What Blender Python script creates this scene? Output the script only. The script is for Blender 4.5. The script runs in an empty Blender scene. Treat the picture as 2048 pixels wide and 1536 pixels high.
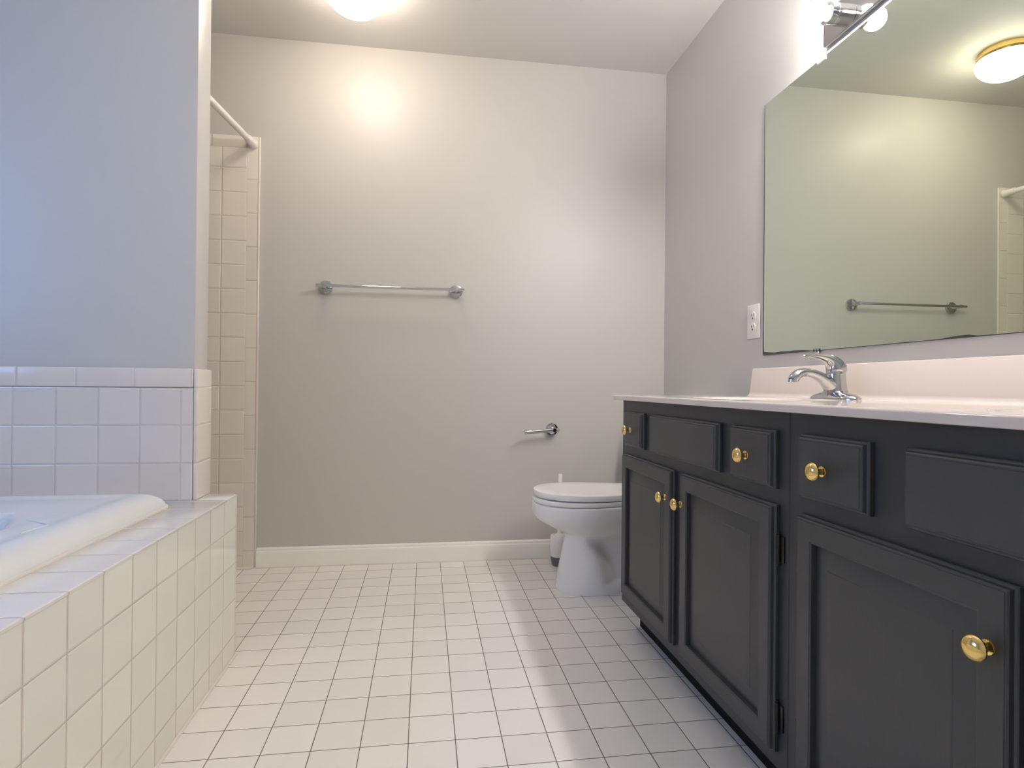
import bpy, bmesh, math
from mathutils import Vector, Matrix
from math import pi, sin, cos, radians as R

T = 0.1108          # one tile pitch in metres; all coordinates below are in tiles
sc = bpy.context.scene
C = sc.collection

# ------------------------------------------------------------------ camera
F, YAW, PITCH, ROLL, CH = 1170.4, 0.147640, 0.0037870, 0.0092969, 7.6188
fw = Vector((sin(YAW)*cos(PITCH), cos(YAW)*cos(PITCH), sin(PITCH)))
rt = Vector((cos(YAW), -sin(YAW), 0)); up = rt.cross(fw)
rt, up = rt*cos(ROLL)+up*sin(ROLL), -rt*sin(ROLL)+up*cos(ROLL)
cd = bpy.data.cameras.new('camera'); cam = bpy.data.objects.new('camera', cd); C.objects.link(cam)
cd.sensor_width = 36; cd.lens = F/2048*36; cd.clip_start = 0.02
cam.matrix_world = Matrix.Translation((0, 0, CH*T)) @ Matrix((rt, up, -fw)).transposed().to_4x4()
sc.camera = cam

# ------------------------------------------------------------------ daylight, exposure
W = bpy.data.worlds.new('daylight'); sc.world = W; W.use_nodes = True
bg = W.node_tree.nodes['Background']
bg.inputs[0].default_value = (0.22, 0.46, 1.0, 1); bg.inputs[1].default_value = 6.2
sc.view_settings.view_transform = 'Standard'; sc.view_settings.look = 'None'
sc.view_settings.exposure = 0.47; sc.view_settings.gamma = 1.0
sc.view_settings.use_curve_mapping = False
sc.cycles.use_denoising = True
sc.cycles.max_bounces = 12; sc.cycles.diffuse_bounces = 6; sc.cycles.glossy_bounces = 6
sc.cycles.sample_clamp_indirect = 6.0
BULB = 128.0; LAMP = 21.0

XL, XR, YB, YF, ZC = -16.8, 10.87, 25.6, -9.0, 22.05
WIN = (2.5, 11.5, 9.0, 16.5)       # y0,y1,z0,z1 of the window over the tub
pd = bpy.data.lights.new('window_portal', 'AREA'); pd.shape = 'RECTANGLE'
pd.size = (WIN[1]-WIN[0])*T; pd.size_y = (WIN[3]-WIN[2])*T; pd.cycles.is_portal = True
po = bpy.data.objects.new('window_portal', pd); C.objects.link(po)
po.location = ((XL-0.9)*T, (WIN[0]+WIN[1])/2*T, (WIN[2]+WIN[3])/2*T)
po.rotation_euler = (R(90), 0, R(-90))

# ------------------------------------------------------------------ materials
def mat(name, col, rough=0.5, metal=0.0, spec=0.5, coat=0.0, bump=None, emit=None, ior=None):
    m = bpy.data.materials.new(name); m.use_nodes = True
    nt = m.node_tree; b = nt.nodes['Principled BSDF']
    b.inputs['Base Color'].default_value = (*col, 1); b.inputs['Roughness'].default_value = rough
    b.inputs['Metallic'].default_value = metal; b.inputs['Specular IOR Level'].default_value = spec
    b.inputs['Coat Weight'].default_value = coat; b.inputs['Coat Roughness'].default_value = 0.05
    if emit:
        b.inputs['Emission Color'].default_value = (*emit[0], 1); b.inputs['Emission Strength'].default_value = emit[1]
    if bump:   # (scale, strength, stretch xyz, distance)
        g = nt.nodes.new('ShaderNodeNewGeometry'); mp = nt.nodes.new('ShaderNodeMapping')
        mp.inputs['Scale'].default_value = bump[2]
        n = nt.nodes.new('ShaderNodeTexNoise'); n.inputs['Scale'].default_value = bump[0]; n.inputs['Detail'].default_value = 3
        bp = nt.nodes.new('ShaderNodeBump'); bp.inputs['Strength'].default_value = bump[1]; bp.inputs['Distance'].default_value = bump[3]
        nt.links.new(g.outputs['Position'], mp.inputs['Vector']); nt.links.new(mp.outputs[0], n.inputs['Vector'])
        nt.links.new(n.outputs[0], bp.inputs['Height']); nt.links.new(bp.outputs[0], b.inputs['Normal'])
    return m

def tile_mat(name, au, ou, pu, av, ov, pv, tile, grout, gw, rough, edge=0.03, depth=0.0012, spec=0.5, wav=0.0, coat=0.0):
    """glazed square tiles: lines across axis au at ou+n*pu and across av at ov+n*pv (tiles units)"""
    m = mat(name, tile, rough, spec=spec, coat=coat); nt = m.node_tree; L = nt.links; b = nt.nodes['Principled BSDF']
    g = nt.nodes.new('ShaderNodeNewGeometry'); s = nt.nodes.new('ShaderNodeSeparateXYZ'); L.new(g.outputs['Position'], s.inputs[0])
    def M(op, a, bb=None, c=None):
        n = nt.nodes.new('ShaderNodeMath'); n.operation = op
        for i, v in enumerate((a, bb, c)):
            if v is None: continue
            if isinstance(v, (int, float)): n.inputs[i].default_value = v
            else: L.new(v, n.inputs[i])
        return n.outputs[0]
    ds, cells = [], []
    for ax, off, per in ((au, ou, pu), (av, ov, pv)):
        u = M('DIVIDE', M('SUBTRACT', M('DIVIDE', s.outputs['XYZ'.index(ax)], T), off), per)
        fr = M('FRACT', M('ADD', u, 0.5)); cells.append(M('FLOOR', u))
        ds.append(M('MULTIPLY', M('ABSOLUTE', M('SUBTRACT', fr, 0.5)), per))
    d = M('MINIMUM', *ds)
    def ramp(lo, hi):
        n = nt.nodes.new('ShaderNodeMapRange'); n.interpolation_type = 'SMOOTHSTEP'
        n.inputs['From Min'].default_value = lo; n.inputs['From Max'].default_value = hi; L.new(d, n.inputs['Value']); return n.outputs[0]
    mask = ramp(gw*0.4, gw*0.65)
    cv = nt.nodes.new('ShaderNodeCombineXYZ'); L.new(cells[0], cv.inputs[0]); L.new(cells[1], cv.inputs[1])
    wn = nt.nodes.new('ShaderNodeTexWhiteNoise'); L.new(cv.outputs[0], wn.inputs['Vector'])
    val = nt.nodes.new('ShaderNodeMapRange'); val.inputs['To Min'].default_value = 0.965; val.inputs['To Max'].default_value = 1.03
    L.new(wn.outputs['Value'], val.inputs['Value'])
    hs = nt.nodes.new('ShaderNodeHueSaturation'); hs.inputs['Color'].default_value = (*tile, 1); L.new(val.outputs[0], hs.inputs['Value'])
    # grout wear
    gn = nt.nodes.new('ShaderNodeTexNoise'); gn.inputs['Scale'].default_value = 9; L.new(g.outputs['Position'], gn.inputs['Vector'])
    gm = nt.nodes.new('ShaderNodeMix'); gm.data_type = 'RGBA'; gm.inputs[6].default_value = (*[c*0.8 for c in grout], 1)
    gm.inputs[7].default_value = (*[min(1, c*1.35) for c in grout], 1); L.new(gn.outputs[0], gm.inputs[0])
    mx = nt.nodes.new('ShaderNodeMix'); mx.data_type = 'RGBA'
    L.new(mask, mx.inputs[0]); L.new(gm.outputs[2], mx.inputs[6]); L.new(hs.outputs[0], mx.inputs[7])
    L.new(mx.outputs[2], b.inputs['Base Color'])
    L.new(M('MULTIPLY_ADD', mask, rough-0.8, 0.8), b.inputs['Roughness'])
    h = ramp(gw*0.3, gw*0.5+edge)
    if wav:
        n2 = nt.nodes.new('ShaderNodeTexNoise'); n2.inputs['Scale'].default_value = 6; L.new(g.outputs['Position'], n2.inputs['Vector'])
        h = M('ADD', h, M('MULTIPLY', n2.outputs[0], wav))
    bp = nt.nodes.new('ShaderNodeBump'); bp.inputs['Strength'].default_value = 1; bp.inputs['Distance'].default_value = depth
    L.new(h, bp.inputs['Height']); L.new(bp.outputs[0], b.inputs['Normal'])
    if coat: L.new(bp.outputs[0], b.inputs['Coat Normal'])
    return m

PAINT = (0.585, 0.56, 0.53)
m_wall = mat('greige_paint', PAINT, 0.41, spec=0.45, bump=(260, 0.10, (1, 1, 1), 0.0012))
m_ceil = mat('ceiling_paint', (0.68, 0.66, 0.63), 0.7, spec=0.3, bump=(200, 0.1, (1, 1, 1), 0.001))
m_base = mat('white_trim_paint', (0.93, 0.92, 0.85), 0.35)
m_white = mat('white_porcelain', (0.92, 0.90, 0.88), 0.08, coat=0.3)
m_seat = mat('white_plastic', (0.92, 0.89, 0.85), 0.22)
m_tub = mat('white_acrylic', (0.80, 0.80, 0.80), 0.12, coat=0.3)
m_caulk = mat('white_caulk', (0.78, 0.73, 0.68), 0.5)
m_count = mat('cultured_marble', (0.70, 0.61, 0.55), 0.10, coat=0.3)
m_chrome = mat('chrome', (0.60, 0.60, 0.61), 0.06, 1.0)
m_brass = mat('polished_brass', (0.90, 0.66, 0.26), 0.10, 1.0)
m_cab = mat('charcoal_cabinet_paint', (0.050, 0.051, 0.052), 0.40, spec=0.5, bump=(60, 0.25, (6, 6, 0.6), 0.0012))
m_frame = mat('charcoal_frame_paint', (0.030, 0.032, 0.036), 0.42, spec=0.5, bump=(60, 0.15, (4, 4, 0.6), 0.001))
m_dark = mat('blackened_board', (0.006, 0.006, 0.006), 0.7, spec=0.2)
m_hinge = mat('painted_hinge', (0.012, 0.012, 0.010), 0.3, 0.3)
m_mirror = mat('mirror_silver', (0.73, 0.80, 0.70), 0.004, 1.0)
m_medge = mat('mirror_edge', (0.05, 0.05, 0.045), 0.3)
m_plastic = mat('outlet_plastic', (0.80, 0.76, 0.72), 0.3)
m_slot = mat('dark_slot', (0.02, 0.02, 0.02), 0.6)
m_rod = mat('white_rod_enamel', (0.80, 0.75, 0.71), 0.25)
m_grey = mat('grey_rubber', (0.16, 0.16, 0.17), 0.5)
m_clear = mat('clear_clip', (0.8, 0.8, 0.8), 0.1)
m_bulb = mat('frosted_bulb', (1, 1, 1), 0.3, emit=((1.0, 0.955, 0.905), BULB))
m_dome = mat('lit_dome_glass', (1, 0.95, 0.85), 0.2, emit=((1.0, 0.88, 0.73), LAMP))
m_vinyl = mat('window_vinyl', (0.85, 0.85, 0.85), 0.35)
m_pane = bpy.data.materials.new('window_glass'); m_pane.use_nodes = True
_n = m_pane.node_tree; _n.nodes.remove(_n.nodes['Principled BSDF'])
_t = _n.nodes.new('ShaderNodeBsdfTransparent'); _g = _n.nodes.new('ShaderNodeBsdfGlossy'); _g.inputs['Roughness'].default_value = 0.02
_x = _n.nodes.new('ShaderNodeMixShader'); _x.inputs[0].default_value = 0.06
_n.links.new(_t.outputs[0], _x.inputs[1]); _n.links.new(_g.outputs[0], _x.inputs[2]); _n.links.new(_x.outputs[0], _n.nodes['Material Output'].inputs[0])

CREAM = (0.78, 0.70, 0.63)
m_floor = tile_mat('floor_tile', 'X', 0.722, 1, 'Y', 0.651, 1, (0.88, 0.84, 0.80), (0.20, 0.16, 0.14), 0.020, 0.34, edge=0.012, depth=0.0006, spec=0.45)
WG = (0.60, 0.53, 0.47)
m_apron = tile_mat('apron_tile', 'Y', 8.57, 0.978, 'Z', 0.60, 1, (0.84, 0.81, 0.73), (0.50, 0.43, 0.37), 0.022, 0.06, edge=0.03, depth=0.0008, wav=0.25)
m_deck = tile_mat('deck_tile', 'Y', 8.57, 0.978, 'X', -25, 100, (0.80, 0.76, 0.74), (0.42, 0.36, 0.33), 0.018, 0.10, edge=0.03, depth=0.0008)
m_wain = tile_mat('wainscot_tile', 'X', -6.39, 1.0, 'Z', 0.50, 1.0, CREAM, WG, 0.022, 0.14, edge=0.035, depth=0.0010, wav=0.25)
m_wcap = tile_mat('wainscot_cap_tile', 'X', -7.52, 1.39, 'Z', -50, 100, CREAM, WG, 0.022, 0.14, edge=0.035, depth=0.0010)
m_wend = tile_mat('wall_end_tile', 'Y', -50, 200, 'Z', 0.50, 1.0, CREAM, WG, 0.022, 0.16, edge=0.035, depth=0.0010, wav=0.25)
m_show = tile_mat('shower_tile', 'X', -7.354, 0.985, 'Z', 0.52, 1.0, (0.80, 0.74, 0.67), (0.60, 0.52, 0.44), 0.022, 0.2, edge=0.035, depth=0.0012, wav=0.25)
m_scap = tile_mat('shower_bullnose_tile', 'X', -50, 200, 'Z', 0.72, 1.395, (0.80, 0.74, 0.67), (0.60, 0.52, 0.44), 0.022, 0.2, edge=0.035, depth=0.0012)
m_stop = tile_mat('shower_top_tile', 'X', -7.354, 1.395, 'Z', -50, 100, (0.80, 0.74, 0.67), (0.60, 0.52, 0.44), 0.022, 0.2, edge=0.035, depth=0.0012)

# ------------------------------------------------------------------ mesh helpers (world coordinates in tiles)
class MB:
    def __init__(s): s.bm = bmesh.new()
    def box(s, a, b, bev=0, seg=3):
        r = bmesh.ops.create_cube(s.bm, size=1)
        for v in r['verts']:
            for i in range(3): v.co[i] = a[i]+(b[i]-a[i])*(v.co[i]+0.5)
        if bev:
            es = list({e for v in r['verts'] for e in v.link_edges})
            bmesh.ops.bevel(s.bm, geom=es, offset=bev, segments=seg, profile=0.5, affect='EDGES')
        return s
    def loft(s, rings, cap0=True, cap1=True, closed=True):
        vs = [[s.bm.verts.new(p) for p in r] for r in rings]
        n = len(vs[0])
        for a, b in zip(vs, vs[1:]):
            for i in range(n if closed else n-1):
                j = (i+1) % n
                try: s.bm.faces.new((a[i], a[j], b[j], b[i]))
                except ValueError: pass
        if cap0: s.bm.faces.new(list(reversed(vs[0])))
        if cap1: s.bm.faces.new(vs[-1])
        return s
    def lathe(s, o, axis, prof, n=32, sx=1, sy=1, caps=True):
        """prof: (radius, distance along axis)"""
        o = Vector(o); w = Vector(axis).normalized()
        u = w.orthogonal().normalized() if abs(w.z) < .99 else Vector((1, 0, 0)); v = w.cross(u)
        rings = [[o+w*d+(u*cos(2*pi*i/n)*sx+v*sin(2*pi*i/n)*sy)*max(r, 1e-4) for i in range(n)] for r, d in prof]
        return s.loft(rings, caps, caps)
    def tube(s, pts, rad, n=20, side=None, flat=None):
        """swept circle; rad float or list; flat = list of squash factors along 'side x tangent'"""
        P = [Vector(p) for p in pts]; k = len(P)
        rad = rad if isinstance(rad, (list, tuple)) else [rad]*k
        fl = flat or [1]*k
        rings = []; ref = Vector(side) if side else None
        for i in range(k):
            t = (P[min(i+1, k-1)]-P[max(i-1, 0)]).normalized()
            if ref is None: ref = t.orthogonal()
            u = (ref-t*ref.dot(t)).normalized(); v = t.cross(u); ref = u if side is None else ref
            rings.append([P[i]+u*cos(2*pi*j/n)*rad[i]+v*sin(2*pi*j/n)*rad[i]*fl[i] for j in range(n)])
        return s.loft(rings)
    def steps(s, y0, y1, z0, z1, prof, sgn=1):
        """front panel facing -X: concentric rectangles (inset, x)"""
        rings = []
        for ins, x in prof:
            rings.append([(x, y0+ins, z0+ins), (x, y1-ins, z0+ins), (x, y1-ins, z1-ins), (x, y0+ins, z1-ins)])
        return s.loft(rings, True, True)
    def build(s, name, m, parent=None, smooth=35, label=None):
        o0 = Vector(parent['_o']) if parent is not None and '_o' in parent else Vector((0, 0, 0))
        bm = s.bm
        bmesh.ops.recalc_face_normals(bm, faces=bm.faces)
        for v in bm.verts: v.co = (v.co-o0)*T
        me = bpy.data.meshes.new(name); bm.to_mesh(me); bm.free()
        ms = m if isinstance(m, (list, tuple)) else [m]
        for q in ms: me.materials.append(q)
        if smooth:
            me.polygons.foreach_set('use_smooth', [True]*len(me.polygons))
            me.set_sharp_from_angle(angle=R(smooth))
        o = bpy.data.objects.new(name, me); C.objects.link(o)
        if parent is not None: o.parent = parent
        if parent is not None: o['_o'] = list(o0)
        if label: o['label'] = label
        return o

def thing(name, base, label, cat, group=None):
    o = bpy.data.objects.new(name, None); C.objects.link(o); o.location = Vector(base)*T; o.empty_display_size = 0.05
    o['_o'] = list(base); o['label'] = label; o['category'] = cat
    if group: o['group'] = group
    return o
def struct(name, mb, m, smooth=35):
    o = mb.build(name, m, None, smooth); o['kind'] = 'structure'; return o
def spline(pts, per=6):
    """Catmull-Rom through tuples of any length"""
    out = []; n = len(pts)
    for i in range(n-1):
        p0, p1, p2, p3 = pts[max(i-1, 0)], pts[i], pts[i+1], pts[min(i+2, n-1)]
        for k in range(per):
            t = k/per
            out.append(tuple(0.5*((2*b)+(-a+c)*t+(2*a-5*b+4*c-d)*t*t+(-a+3*b-3*c+d)*t**3) for a, b, c, d in zip(p0, p1, p2, p3)))
    out.append(tuple(pts[-1])); return out

# ------------------------------------------------------------------ room shell
TH = 1.0
struct('floor', MB().box((XL-TH, YF-TH, -TH), (XR+TH, YB+TH, 0)), m_floor, 0)
struct('ceiling', MB().box((XL-TH, YF-TH, ZC), (XR+TH, YB+TH, ZC+TH)), m_ceil, 0)
struct('wall_back', MB().box((XL-TH, YB, 0), (XR+TH, YB+TH, ZC)), m_wall, 0)
struct('wall_right', MB().box((XR, YF, 0), (XR+TH, YB, ZC)), m_wall, 0)
struct('wall_front', MB().box((XL-TH, YF-TH, 0), (XR+TH, YF, ZC)), m_wall, 0)
y0, y1, z0, z1 = WIN
wl = MB(); wl.box((XL-TH, YF, 0), (XL, y0, ZC)).box((XL-TH, y1, 0), (XL, YB, ZC)).box((XL-TH, y0, 0), (XL, y1, z0)).box((XL-TH, y0, z1), (XL, y1, ZC))
struct('wall_left', wl, m_wall, 0)
wf = MB(); a, b = XL-.6, XL-.3; f_ = .35
for q in (((a, y0, z0), (b, y0+f_, z1)), ((a, y1-f_, z0), (b, y1, z1)), ((a, y0, z0), (b, y1, z0+f_)), ((a, y0, z1-f_), (b, y1, z1)),
          ((a, y0, (z0+z1)/2-.15), (b, y1, (z0+z1)/2+.15))): wf.box(*q)
w1 = struct('window_1', wf, m_vinyl, 0)
MB().box((XL-.47, y0+.2, z0+.2), (XL-.43, y1-.2, z1-.2)).build('pane', m_pane, w1, 0)
# the wall between tub and shower
PX, PY0, PY1 = -6.07, 16.68, 17.60
struct('wall_partition', MB().box((XL, PY0, 0), (PX, PY1, ZC), .03, 2), m_wall, 30)

def baseboard(name, axis):
    prof = [(0, 0), (.15, 0), (.15, .60), (.13, .66), (.09, .69), (.09, .76), (.06, .80), (0, .82)]
    if axis == 'back': rings = [[(x, YB-d, z) for d, z in prof] for x in (-6.84, XR)]
    else: rings = [[(XR-d, y, z) for d, z in prof] for y in (18.0, YB-.15)]
    mb = MB(); mb.loft(rings); return struct(name, mb, m_base, 25)
baseboard('baseboard_back', 'back'); baseboard('baseboard_right', 'right')
# caulk bead under the baseboard and the shower tile
cb = MB(); cb.tube([(-6.95, YB-.13, .02), (XR-.2, YB-.16, .02)], .035, 8)
struct('trim_1', cb, m_caulk)
struct('trim_2', MB().box((XL, YB-.28, 0), (-6.97, YB-.08, .10), .03), m_caulk)
# shower tile on the back wall
struct('trim_3', MB().box((XL, YB-.09, 0), (-7.36, YB, 17.36)), m_show, 0)
struct('trim_4', MB().box((-7.355, YB-.09, 0), (-6.93, YB, 17.36)), m_scap, 0)
struct('trim_5', MB().box((XL, YB-.09, 17.365), (-6.93, YB, 17.86), .03), m_stop)
m_snose = mat('bullnose_edge', (0.74, 0.67, 0.60), 0.2)
struct('trim_6', MB().box((-6.935, YB-.10, .05), (-6.84, YB, 17.86), .035), m_snose)
# wainscot tile on the partition: field, cap course, end of wall
WX = PX-.02
struct('trim_7', MB().box((XL, PY0-.07, 4.40), (WX, PY0, 7.49)), m_wain, 0)
struct('trim_8', MB().box((XL, PY0-.09, 7.50), (WX, PY0, 8.01), .045), m_wcap)
struct('trim_9', MB().box((WX, PY0-.06, 4.40), (PX+.10, PY1+.06, 8.0), .05), m_wend)
# shower kerb behind the partition
struct('trim_10', MB().box((-9.0, PY1+.01, 0), (-8.1, YB-.28, .9), .06), m_show)

# ------------------------------------------------------------------ tiled tub surround and tub
TX, TY1, TZ = -5.20, 17.42, 4.52
ts = thing('tub_surround', (-5.9, 8, 0), 'low cream-tiled platform boxed around the white bathtub', 'tub surround')
ap = MB().box((TX-.8, YF+.02, 0), (TX, TY1, TZ-.06)); ap.build('apron', m_apron, ts, 0)
dk = MB(); dk.box((TX-1.6, YF+.02, TZ-.055), (TX+.015, PY0-.08, TZ), .05).box((PX+.11, PY0-.20, TZ-.055), (TX+.015, TY1+.02, TZ-.0005), .05); dk.build('deck', m_deck, ts)
dk = MB(); dk.box((XL+.02, 15.6, TZ-.055), (TX-1.62, PY0-.08, TZ-.002)); dk.build('deck', m_deck, ts, 0)
cb = MB(); cb.tube([(TX+.02, YF+.05, .02), (TX+.02, TY1, .02)], .045, 8); cb.build('caulk_bead', m_caulk, ts)

bt = thing('bathtub', (-11.6, 6, TZ), 'white drop-in bathtub with rolled rim set in the tiled platform', 'bathtub')
def rrect(x0, x1, y0, y1, r, z, n=10):
    pts = []
    for cx, cy, a0 in ((x1-r, y1-r, 0), (x0+r, y1-r, 90), (x0+r, y0+r, 180), (x1-r, y0+r, 270)):
        for i in range(n+1):
            a_ = R(a0+90*i/n); pts.append((cx+r*cos(a_), cy+r*sin(a_), z))
    return pts
bx0, bx1, by0, by1 = XL+.05, -6.33, -5.5, 15.88
def inset(k, z, r): return rrect(bx0+k, bx1-k, by0+k, by1-k, r, z)
def oval(cx, cy, ax, ay, z, p=3.2):
    ref = rrect(-1, 1, -1, 1, .3, 0); out = []
    for x, y, _ in ref:
        a_ = math.atan2(y, x); c_, s_ = cos(a_), sin(a_)
        out.append((cx+ax*math.copysign(abs(c_)**(2/p), c_), cy+ay*math.copysign(abs(s_)**(2/p), s_), z))
    return out
rings = [inset(0, TZ+.0, .25), inset(.0, TZ+.06, .25), inset(.03, TZ+.14, .25), inset(.08, TZ+.22, .25), inset(.16, TZ+.30, .28), inset(.26, TZ+.36, .3),
         inset(.38, TZ+.395, .35), inset(.52, TZ+.405, .4), inset(.66, TZ+.39, .4), inset(.80, TZ+.375, .45), inset(.95, TZ+.37, .5)]
bcx, bcy = -11.7, 6.4
for ax, ay, z in ((4.6, 8.2, TZ+.37), (4.52, 8.12, TZ+.35), (4.46, 8.06, TZ+.29), (4.38, 7.98, TZ+.2), (3.7, 7.7, TZ-.1), (3.4, 7.1, TZ-1.8), (3.1, 6.4, TZ-3.2), (2.6, 5.6, TZ-3.6), (.8, 2.0, TZ-3.7)):
    rings.append(oval(bcx, bcy, ax, ay, z))
tb = MB(); tb.loft(rings, False, True); tb.build('shell', m_tub, bt, 50)
# pressed crease in the rim corner
cr = MB(); cr.tube([(-7.75, 12.85, TZ+.365), (-7.35, 12.55, TZ+.372), (-7.05, 12.30, TZ+.375), (-7.10, 12.05, TZ+.372), (-7.16, 11.7, TZ+.365)], .02, 10, side=(0, 0, 1))
cr.build('rim_crease', m_tub, bt, 60)
cb = MB(); cb.tube([(bx1+.01, by0, TZ+.015), (bx1+.01, by1-.25, TZ+.015), (bx1-.07, by1-.07, TZ+.015), (bx1-.25, by1+.01, TZ+.015), (bx0, by1+.01, TZ+.015)], .05, 10)
cb.build('caulk_bead', m_caulk, bt)

# ------------------------------------------------------------------ shower rod
sr = thing('shower_rod', (-7.12, YB-.09, 17.54), 'white shower curtain rod running from the tiled wall edge', 'shower rod')
p0, p1 = Vector((-7.12, YB-.10, 17.54)), Vector((-7.92, PY1, 17.47)); dr = (p1-p0).normalized()
MB().tube([p0+dr*.5, p1-dr*.02], .125, 20).build('rod', m_rod, sr)
for p, d in ((p0, dr), (p1, -dr)):
    MB().lathe(p, d, [(.20, 0), (.215, .03), (.20, .10), (.165, .16), (.16, .55), (.13, .58)], 28).build('end_cap', m_rod, sr)

# ------------------------------------------------------------------ towel bar
tbz = 11.71
tw = thing('towel_bar', (-1.43, YB, tbz), 'chrome towel bar on the far grey wall', 'towel bar')
MB().tube(spline([(-4.47, YB-.62, tbz), (-1.43, YB-.62, tbz-.01), (1.62, YB-.62, tbz)], 8), .062, 16).build('bar', m_chrome, tw)
for x in (-4.17, 1.30):
    fl = MB().lathe((x, YB, tbz), (0, -1, 0), [(.27, 0), (.285, .03), (.285, .10), (.27, .13), (.20, .145), (.10, .15)], 32).build('flange', m_chrome, tw)
    MB().lathe((x, YB-.14, tbz), (0, -1, 0), [(.10, 0), (.085, .03), (.085, .52), (.07, .55)], 20).build('post', m_chrome, fl)

# ------------------------------------------------------------------ paper holder
th = thing('toilet_paper_holder', (5.6, YB, 5.70), 'chrome toilet paper arm on the far wall above the toilet', 'paper holder')
fl = MB().lathe((5.6, YB, 5.72), (0, -1, 0), [(.26, 0), (.275, .03), (.275, .13), (.26, .17), (.16, .18), (.10, .2)], 32).build('flange', m_chrome, th)
MB().lathe((5.6, YB-.15, 5.72), (0, -1, 0), [(.11, 0), (.10, .05), (.10, .5), (.08, .56)], 20).build('post', m_chrome, fl)
MB().tube([(5.82, YB-.55, 5.735), (5.80, YB-.56, 5.73), (5.0, YB-.66, 5.685), (4.36, YB-.74, 5.645), (4.33, YB-.745, 5.645), (4.28, YB-.75, 5.64)],
          [.06, .085, .088, .09, .115, .11], 18).build('arm', m_chrome, th)

# ------------------------------------------------------------------ ceiling light
LX, LY, LR = -2.56, 21.38, 1.08
cl = thing('ceiling_light', (LX, LY, ZC), 'lit flush dome ceiling light with a brass rim', 'ceiling light')
MB().lathe((LX, LY, ZC), (0, 0, -1), [(LR*.84, 0), (LR*.87, .03), (LR*.89, .17), (LR*.93, .20), (LR*.95, .27), (LR*.92, .33), (LR*.96, .36), (LR*.94, .40), (LR*.90, .40)], 56).build('brass_rim', m_brass, cl)
MB().lathe((LX, LY, ZC), (0, 0, -1), [(LR*.95, .38)]+[(LR*cos(t), .46+.78*sin(t)) for t in [pi/2*k/14 for k in range(15)]], 56).build('glass_dome', m_dome, cl)

# ------------------------------------------------------------------ mirror
mr = thing('wall_mirror', (XR, 9.2, 8.68), 'large frameless wall mirror above the vanity', 'mirror')
MY0, MY1, MZ0, MZ1 = 0.9, 17.55, 8.69, 16.81
mg = MB(); mg.box((XR-.055, MY0, MZ0), (XR-.005, MY1, MZ1)); g = mg.build('glass', [m_medge, m_mirror], mr, 0)
for p in g.data.polygons:
    if p.normal.x < -.9: p.material_index = 1
# worn silvering along the lower and left edges
ws = MB()
def strip(pts, z):
    for (ya, ha), (yb, hb) in zip(pts, pts[1:]):
        vs = [(XR-.058, ya, z), (XR-.058, yb, z), (XR-.058, yb, z+hb), (XR-.058, ya, z+ha)]
        ws.bm.faces.new([ws.bm.verts.new(v) for v in vs])
strip([(17.55, .16), (17.45, .11), (17.2, .085), (16.9, .06), (16.6, .075), (16.2, .06), (15.9, .07), (15.5, .055), (15.1, .02), (14.9, .0)], MZ0)
strip([(14.9, .012), (14.0, .014), (12.5, .012), (11.9, .02), (11.4, .012), (10.9, .02), (10.6, .05), (10.3, .055), (10.1, .02), (9.6, .012), (9, .014)], MZ0)
for za, zb, wa, wb in ((8.69, 8.9, .10, .05), (8.9, 9.6, .05, .035), (9.6, 11.0, .035, .04), (11.0, 13.5, .04, .03), (13.5, 16.81, .03, .02)):
    ws.bm.faces.new([ws.bm.verts.new(v) for v in ((XR-.0585, 17.55, za), (XR-.0585, 17.55, zb), (XR-.0585, 17.55-wb, zb), (XR-.0585, 17.55-wa, za))])
ws.build('worn_edge', m_medge, mr, 0)
MB().box((XR-.10, 14.62, 16.70), (XR-.005, 14.95, 16.86), .03).box((XR-.12, 14.70, 16.80), (XR-.01, 14.86, 16.93), .03).build('clip', m_clear, mr)
c_ = MB().box((XR-.10, 14.78, 8.60), (XR-.005, 15.02, 8.66), .02).box((XR-.11, 14.80, 8.62), (XR-.075, 15.0, 8.76), .015).build('clip', m_chrome, mr)
MB().lathe((XR-.10, 14.84, 8.69), (-1, 0, 0), [(.035, 0), (.03, .02), (.01, .03)], 12).lathe((XR-.10, 14.96, 8.69), (-1, 0, 0), [(.035, 0), (.03, .02), (.01, .03)], 12).build('screw', m_slot, c_)

# ------------------------------------------------------------------ vanity light bar
vl = thing('vanity_light_bar', (XR, 9.05, 17.4), 'chrome vanity light bar with round lit bulbs over the mirror', 'wall light')
bp_ = MB(); prof = [(XR, 16.98), (XR-.14, 16.96), (XR-.17, 16.99), (XR-.17, 17.86), (XR-.14, 17.9), (XR, 17.9)]
bp_.loft([[(x, y, z) for x, z in prof] for y in (3.5, 14.57)]); bp_.build('backplate', m_chrome, vl, 20)
for k in range(8):
    y = 13.88-1.375*k
    s_ = MB().lathe((XR-.165, y, 17.43), (-1, 0, 0), [(.27, 0), (.27, .22), (.255, .235), (.27, .25), (.27, .42), (.24, .44), (.15, .45)], 32).build('socket', m_chrome, vl)
    zc = .74; prof = [(.12, .38), (.13, .44)]+[(.29*sin(t), zc-.29*cos(t)) for t in [pi*(k2/16) for k2 in range(3, 17)]]
    MB().lathe((XR-.165, y, 17.43), (-1, 0, 0), prof, 32).build('bulb', m_bulb, vl)

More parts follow.
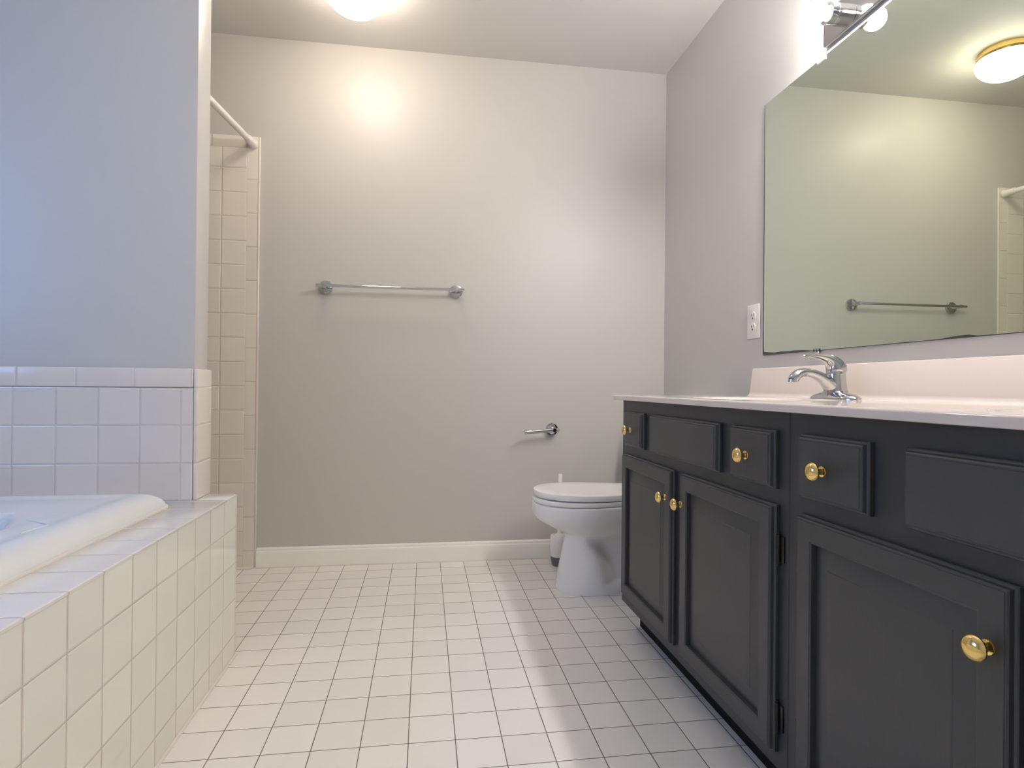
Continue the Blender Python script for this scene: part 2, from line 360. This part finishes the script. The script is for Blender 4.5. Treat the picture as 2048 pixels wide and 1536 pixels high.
# ------------------------------------------------------------------ outlet
ou = thing('outlet', (XR, 18.14, 9.85), 'white double power outlet on the wall beside the mirror', 'outlet')
oy, oz = 18.145, 9.85
MB().box((XR-.05, oy-.38, oz-.57), (XR, oy+.38, oz+.57), .025).build('cover_plate', m_plastic, ou)
for dz in (.19, -.19):
    rc = MB().lathe((XR-.045, oy, oz+dz), (-1, 0, 0), [(.155, 0), (.15, .018), (.14, .022)], 28, sx=1, sy=1).build('receptacle', m_plastic, ou)
    sl = MB(); sl.box((XR-.072, oy-.075, oz+dz-.01), (XR-.064, oy-.055, oz+dz+.08)).box((XR-.072, oy+.05, oz+dz-.01), (XR-.064, oy+.07, oz+dz+.07))
    sl.lathe((XR-.064, oy, oz+dz-.075), (-1, 0, 0), [(.026, 0), (.026, .008)], 12); sl.build('slots', m_slot, rc)
MB().lathe((XR-.048, oy, oz), (-1, 0, 0), [(.03, 0), (.025, .012)], 14).build('screw', m_plastic, ou)

# ------------------------------------------------------------------ vanity cabinets
FX, DX = 6.27, 6.10            # face frame plane, door front plane
SEAM, VY1, VY0 = 9.33, 17.96, 0.62
def door_front(mb, y0, y1, z0, z1):
    mb.steps(y0, y1, z0, z1, [(0, FX-.003), (0, DX+.105), (.012, DX+.09), (.035, DX+.08), (.045, DX+.03), (.06, DX+.012), (.075, DX+.01), (.08, DX), (.375, DX), (.385, DX+.015), (.405, DX+.02), (.412, DX+.13)])
def door_panel(mb, y0, y1, z0, z1):
    i = .41
    mb.steps(y0+i, y1-i, z0+i, z1-i, [(0, DX+.15), (0, DX+.118), (.03, DX+.112), (.32, DX+.055), (.335, DX+.045), (.40, DX+.043)])
def knob(parent, y, z):
    k = MB().lathe((DX+.004, y, z), (-1, 0, 0), [(.088, 0), (.09, .012), (.082, .03), (.05, .042), (.044, .06), (.042, .10), (.052, .125),
        (.10, .140), (.138, .165), (.148, .19), (.138, .215), (.105, .245), (.06, .262), (.02, .268), (0, .269)], 36)
    return k.build('knob', m_brass, parent)
def hinge(parent, y, z, s):
    h = MB(); h.box((FX-.03, min(y, y+s*.16), z-.23), (FX-.004, max(y, y+s*.16), z+.23), .01)
    h.tube([(FX-.05, y+s*.035, z-.26), (FX-.05, y+s*.035, z+.26)], .035, 10)
    h.tube([(FX-.05, y+s*.035, z-.30), (FX-.05, y+s*.035, z-.27)], .022, 8).tube([(FX-.05, y+s*.035, z+.27), (FX-.05, y+s*.035, z+.30)], .022, 8)
    return h.build('hinge', m_hinge, parent)
DZ0, DZ1, WZ0, WZ1 = 1.17, 5.555, 5.83, 6.875
def cabinet(y0, y1, label, doors, drawers, panel):
    yc = (y0+y1)/2
    c = thing('vanity_cabinet', (8.5, yc, 0), label, 'cabinet', 'vanity cabinets under the countertop')
    b = MB(); b.box((FX, y0, .85), (FX+.17, y1, 7.215), .012, 1).box((FX+.17, y0, .85), (XR-.02, y0+.12, 7.2)).box((FX+.17, y1-.12, .85), (XR-.02, y1, 7.2))
    b.box((FX+.17, y0+.12, .85), (XR-.02, y1-.12, .97)).box((XR-.10, y0+.12, .97), (XR-.02, y1-.12, 7.2)); b.build('body', m_frame, c)
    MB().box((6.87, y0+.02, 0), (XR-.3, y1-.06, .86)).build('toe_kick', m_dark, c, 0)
    for (a, b_), ky, hs in doors:
        d = MB(); door_front(d, a, b_, DZ0, DZ1); dd = d.build('door', m_cab, c, 20)
        p = MB(); door_panel(p, a, b_, DZ0, DZ1); p.build('raised_panel', m_cab, dd, 20)
        knob(dd, ky, 4.825)
        for z in (4.78, 1.81): hinge(dd, b_ if hs > 0 else a, z, hs)
    for a, b_ in drawers:
        d = MB(); d.steps(a, b_, WZ0, WZ1, [(0, FX-.003), (0, DX+.105), (.012, DX+.09), (.035, DX+.08), (.05, DX+.03), (.07, DX+.014), (.09, DX+.012), (.096, DX), (.11, DX)])
        dd = d.build('drawer', m_cab, c, 20); knob(dd, (a+b_)/2+(.06 if a > 9.4 else .09), 6.34)
    a, b_ = panel
    d = MB(); d.steps(a, b_, WZ0, WZ1, [(0, FX-.003), (0, DX+.105), (.012, DX+.09), (.035, DX+.08), (.05, DX+.03), (.07, DX+.014), (.09, DX+.012), (.096, DX), (.11, DX)]); d.build('false_drawer', m_cab, c, 20)
    return c
cabinet(SEAM+.006, VY1, 'charcoal vanity cabinet nearer the toilet, its two doors both fully in view',
        [((13.90, 17.62), 14.21, 1), ((9.60, 13.42), 13.29, -1)], [(15.97, 17.55), (9.63, 11.12)], (11.63, 15.41))
cabinet(VY0, SEAM-.006, 'charcoal vanity cabinet nearest the camera, running out of the photo at the right',
        [((5.30, 8.94), 5.55, 1), ((1.00, 4.80), 4.60, -1)], [(7.40, 8.92), (1.05, 2.55)], (2.98, 6.76))

# ------------------------------------------------------------------ countertop with integral basins
ct = thing('countertop', (8.4, 9.3, 7.2), 'pinkish white vanity countertop with matching backsplash', 'countertop')
CX0, CY0, CY1, CZ0, CZ1 = 5.98, 0.5, 18.08, 7.22, 7.375
def counter_half(mb, y0, y1, ex, ey, rx, ry):
    x0, x1 = CX0, XR-.003; n = 64; angs = sorted({2*pi*i/n for i in range(n)} | {math.atan2(yy-ey, xx-ex) % (2*pi) for xx in (x0+.06, x1) for yy in (y0, y1)})
    def rect(a_, m_, z):
        c, s = cos(a_), sin(a_); ts = []
        if c > 1e-9: ts.append((x1-ex)/c)
        if c < -1e-9: ts.append((x0+.06-ex)/c)
        if s > 1e-9: ts.append((y1-ey)/s)
        if s < -1e-9: ts.append((y0-ey)/s)
        t = min(ts); return (ex+c*t, ey+s*t, z)
    rings = [[rect(a_, 0, CZ1) for a_ in angs]]
    for k, z in ((1.06, CZ1), (1.03, CZ1-.004), (1.0, CZ1-.03), (.97, CZ1-.12), (.9, CZ1-.5), (.78, CZ1-.9), (.6, CZ1-1.15), (.3, CZ1-1.28), (.06, CZ1-1.3)):
        rings.append([(ex+rx*k*cos(a_), ey+ry*k*sin(a_), z) for a_ in angs])
    mb.loft(rings, False, True)
tp = MB()
counter_half(tp, SEAM, CY1, 8.0, 13.1, 1.45, 2.0); counter_half(tp, CY0, SEAM, 8.0, 4.9, 1.45, 2.0)
# rounded front and end edges
pf = [(CX0+.06, CZ1), (CX0+.03, CZ1-.004), (CX0+.01, CZ1-.02), (CX0, CZ1-.045), (CX0, CZ0+.01), (CX0+.012, CZ0), (CX0+.5, CZ0)]
tp.loft([[(x, y, z) for x, z in pf] for y in (CY0, CY1)], False, False, False)
for y in (CY0, CY1): tp.bm.faces.new([tp.bm.verts.new(v) for v in ((CX0+.03, y, CZ1-.004), (CX0, y, CZ1-.045), (CX0, y, CZ0+.01), (CX0+.03, y, CZ0), (XR-.003, y, CZ0), (XR-.003, y, CZ1-.001))])
tp.build('top', m_count, ct, 40)
bs = MB()
def bsp(y, top): return [(XR, y, CZ1-.005), (XR-.36, y, CZ1-.003), (XR-.27, y, CZ1+.01), (XR-.215, y, CZ1+.05), (XR-.19, y, CZ1+.12), (XR-.175, y, top-.03), (XR-.15, y, top), (XR, y, top)]
bs.loft([bsp(CY0+.02, 8.275), bsp(17.94, 8.275), [(p[0], 17.95+(.13 if p[2] < 7.5 else 0.0), p[2]) for p in bsp(0, 8.275)]]); bs.build('backsplash', m_count, ct, 40)
for ey in (13.1, 4.9):
    MB().lathe((8.0, ey, CZ1-1.29), (0, 0, 1), [(.19, 0), (.19, .02), (.15, .03), (.02, .02)], 24).build('drain', m_chrome, ct)

# ------------------------------------------------------------------ faucet
fx, fy, fz = 9.98, 13.08, CZ1
fc = thing('faucet', (fx, fy, fz), 'chrome single-lever faucet on the vanity countertop', 'faucet')
b = MB()
def sup(rx, ry, z, p=2.3, n=48):
    return [(fx+rx*math.copysign(abs(cos(2*pi*i/n))**(2/p), cos(2*pi*i/n)), fy+ry*math.copysign(abs(sin(2*pi*i/n))**(2/p), sin(2*pi*i/n)), fz+z) for i in range(n)]
b.loft([sup(.30, .80, 0), sup(.30, .80, .02), sup(.292, .785, .045), sup(.27, .74, .08), sup(.245, .66, .11), sup(.22, .54, .135), sup(.20, .40, .16), sup(.19, .28, .20)])
b.build('base', m_chrome, fc, 60)
b = MB(); b.lathe((fx+.02, fy, fz), (0, 0, 1), [(.32, .02), (.29, .12), (.26, .25), (.235, .42), (.22, .60), (.22, .68), (.20, .70)], 36)
b.build('body', m_chrome, fc, 60)
b = MB()
pts = spline([(10.0, 7.50, .23), (9.90, 7.66, .215), (9.74, 7.81, .185), (9.54, 7.93, .15), (9.32, 8.01, .125), (9.12, 8.02, .125), (8.98, 7.97, .14), (8.90, 7.90, .145), (8.86, 7.83, .14)], 5)
b.tube([(x, fy, z) for x, z, r in pts], [r for *_, r in pts], 24, side=(0, 1, 0), flat=[.85]*len(pts)); b.build('spout', m_chrome, fc, 60)
MB().lathe((8.85, fy, 7.86), (-.12, 0, -1), [(.10, 0), (.10, .07), (.085, .085), (.07, .07)], 24).build('aerator', m_chrome, fc)
b = MB()
pts = spline([(10.03, 8.04, .215), (10.02, 8.10, .245), (9.97, 8.20, .235), (9.88, 8.30, .19), (9.76, 8.37, .145), (9.60, 8.41, .10), (9.42, 8.435, .07), (9.28, 8.435, .06), (9.18, 8.42, .07), (9.12, 8.40, .078), (9.08, 8.39, .06)], 5)
b.tube([(x, fy, z) for x, z, r in pts], [r for *_, r in pts], 24, side=(0, 1, 0), flat=[1.0-.25*min(1, i/25) for i in range(len(pts))]); b.build('lever', m_chrome, fc, 60)
MB().tube([(10.2, fy, fz+.15), (10.2, fy, fz+.72)], .028, 10).lathe((10.2, fy, fz+.70), (0.1, 0, 1), [(.03, 0), (.045, .04), (.075, .12), (.07, .14), (.02, .15)], 20).build('lift_rod', m_chrome, fc)

# ------------------------------------------------------------------ toilet
YT = 21.8
to = thing('toilet', (7.5, YT, 0), 'white toilet with closed lid between the vanity and the far wall', 'toilet')
def plan(z, xf, xc, wf, xs, wr, xb, n=26, dy=0, round_=.35, p=2.0):
    """outline: elliptical nose to xc (half width wf), easing to wr at xs, square-ish tail at xb"""
    def w(x):
        if x <= xc:
            t = (xc-x)/(xc-xf); return wf*max(0, 1-t**p)**(1/p)
        t = min(1, (x-xc)/(xs-xc)); t = t*t*(3-2*t); v = wf+(wr-wf)*t
        e = (xb-x)/round_
        if e < 1: v *= max(0, 1-(1-max(e, 0))**2)**.5
        return v
    xs_ = [xf+(xc-xf)*(1-cos(pi/2*i/n)) for i in range(n)]+[xc+(xb-xc)*i/n for i in range(n)]+[xb-round_*(1-sin(pi/2*i/6)) for i in range(7)]
    xs_ = sorted(xs_)
    up_ = [(x, YT+dy+w(x), z) for x in xs_]; dn = [(x, YT+dy-w(x), z) for x in reversed(xs_[1:-1])]
    return up_+dn
S = [  # z, xf, xc, wf, xs, wr, xb
 (0.00, 4.98, 6.45, 1.15, 7.55, .95, 9.5), (0.10, 5.00, 6.45, 1.15, 7.55, .95, 9.5), (0.24, 5.02, 6.45, 1.14, 7.5, .92, 9.5), (0.32, 5.04, 6.45, 1.13, 7.45, .80, 9.46),
 (0.40, 5.05, 6.44, 1.12, 7.35, .55, 9.4), (0.70, 5.10, 6.40, 1.08, 7.22, .50, 9.3), (1.10, 5.18, 6.30, 1.02, 7.05, .48, 9.2), (1.50, 5.26, 6.15, .96, 6.85, .50, 9.1),
 (1.80, 5.32, 6.0, .92, 6.75, .62, 9.1), (2.00, 5.32, 5.98, .93, 6.9, .82, 9.1), (2.12, 5.20, 6.0, .99, 7.2, .95, 9.1), (2.22, 5.00, 6.05, 1.08, 7.5, 1.04, 9.1), (2.38, 4.68, 6.05, 1.24, 7.7, 1.12, 9.1),
 (2.56, 4.37, 6.03, 1.40, 7.8, 1.2, 9.1), (2.70, 4.20, 6.02, 1.49, 7.9, 1.25, 9.1), (2.85, 4.11, 6.0, 1.55, 8.0, 1.3, 9.1), (3.05, 4.08, 6.0, 1.58, 8.0, 1.3, 9.1),
 (3.20, 4.07, 6.0, 1.585, 8.0, 1.3, 9.1), (3.25, 4.10, 6.0, 1.56, 8.0, 1.28, 9.08), (3.27, 4.18, 6.0, 1.50, 8.0, 1.22, 9.0)]
S = spline(S, 3)
b = MB(); b.loft([plan(*q) for q in S]); b.build('bowl', m_white, to, 60)
def slab(mb, z0, z1, xf, wf, xb, wr, r=.04, tilt=0):
    P = [(z0, r), (z0+r*.3, r*.3), (z0+r, 0), (z1-r, 0), (z1-r*.3, r*.3), (z1, r)]
    rings = [plan(z, xf+k, 6.0, wf-k, 8.0, wr-k, xb-k, p=2.1) for z, k in P]
    rings.append(plan(z1+.006, xf+.5, 6.0, wf-.4, 8.0, wr-.4, xb-.4, p=2.1)); rings.append(plan(z1+.01, xf+1.3, 6.0, wf-1.1, 8.0, wr-.9, xb-1.2, p=2.1))
    rings = [[(x, y, z+(8.6-x)*tilt) for x, y, z in rg] for rg in rings]
    mb.loft(rings)
b = MB(); slab(b, 3.285, 3.455, 4.09, 1.57, 8.5, 1.25); b.build('seat', m_seat, to, 40)
b = MB(); slab(b, 3.465, 3.69, 4.12, 1.57, 8.6, 1.28, tilt=.011); b.build('lid', m_seat, to, 40)
for s in (-1, 1):
    MB().box((8.45, YT+s*.75-.18, 3.27), (8.85, YT+s*.75+.18, 3.6), .08).build('hinge', m_seat, to)
    MB().lathe((7.4, YT+s*.82, .26), (0, 0, 1), [(.13, 0), (.13, .05), (.10, .13), (.03, .17)], 20).build('bolt_cap', m_seat, to)
b = MB(); b.loft([[(x, y, z) for x, y, _ in rrect(9.05-e, 10.75, YT-1.75-e, YT+1.75+e, .3, 0)] for z, e in ((3.27, -.08), (3.4, 0), (6.3, .08))]); b.build('tank', m_white, to, 40)
MB().box((8.88, YT-1.92, 6.3), (10.8, YT+1.92, 6.6), .1).build('tank_lid', m_white, to)
MB().lathe((8.98, YT+1.3, 5.9), (-1, 0, 0), [(.12, 0), (.12, .08), (.05, .1)], 20).tube([(8.84, YT+1.3, 5.9), (8.82, YT+.7, 5.85)], .05, 12).build('flush_lever', m_chrome, to)

# ------------------------------------------------------------------ toilet brush
bx, by = 5.70, 24.45
tr = thing('toilet_brush', (bx, by, 0), 'white toilet brush in a holder with grey base behind the toilet', 'toilet brush')
MB().lathe((bx, by, 0), (0, 0, 1), [(.25, 0), (.27, .03), (.33, .34), (.345, .40)], 36).build('base_band', m_grey, tr)
MB().lathe((bx, by, 0), (0, 0, 1), [(.345, .405), (.36, .43), (.365, .9), (.345, 1.22), (.32, 1.29), (.29, 1.31), (.27, 1.28)], 36).build('holder', m_seat, tr)
MB().lathe((bx+.06, by, 0), (0, 0, 1), [(.24, 1.27), (.235, 1.31), (.12, 1.37), (.085, 1.50), (.085, 1.6), (.05, 1.75), (.05, 2.5), (.08, 2.9), (.10, 3.5), (.09, 3.86), (.07, 3.9)], 24).build('handle', m_seat, tr)

for o in list(bpy.data.objects):
    if '_o' in o: del o['_o']
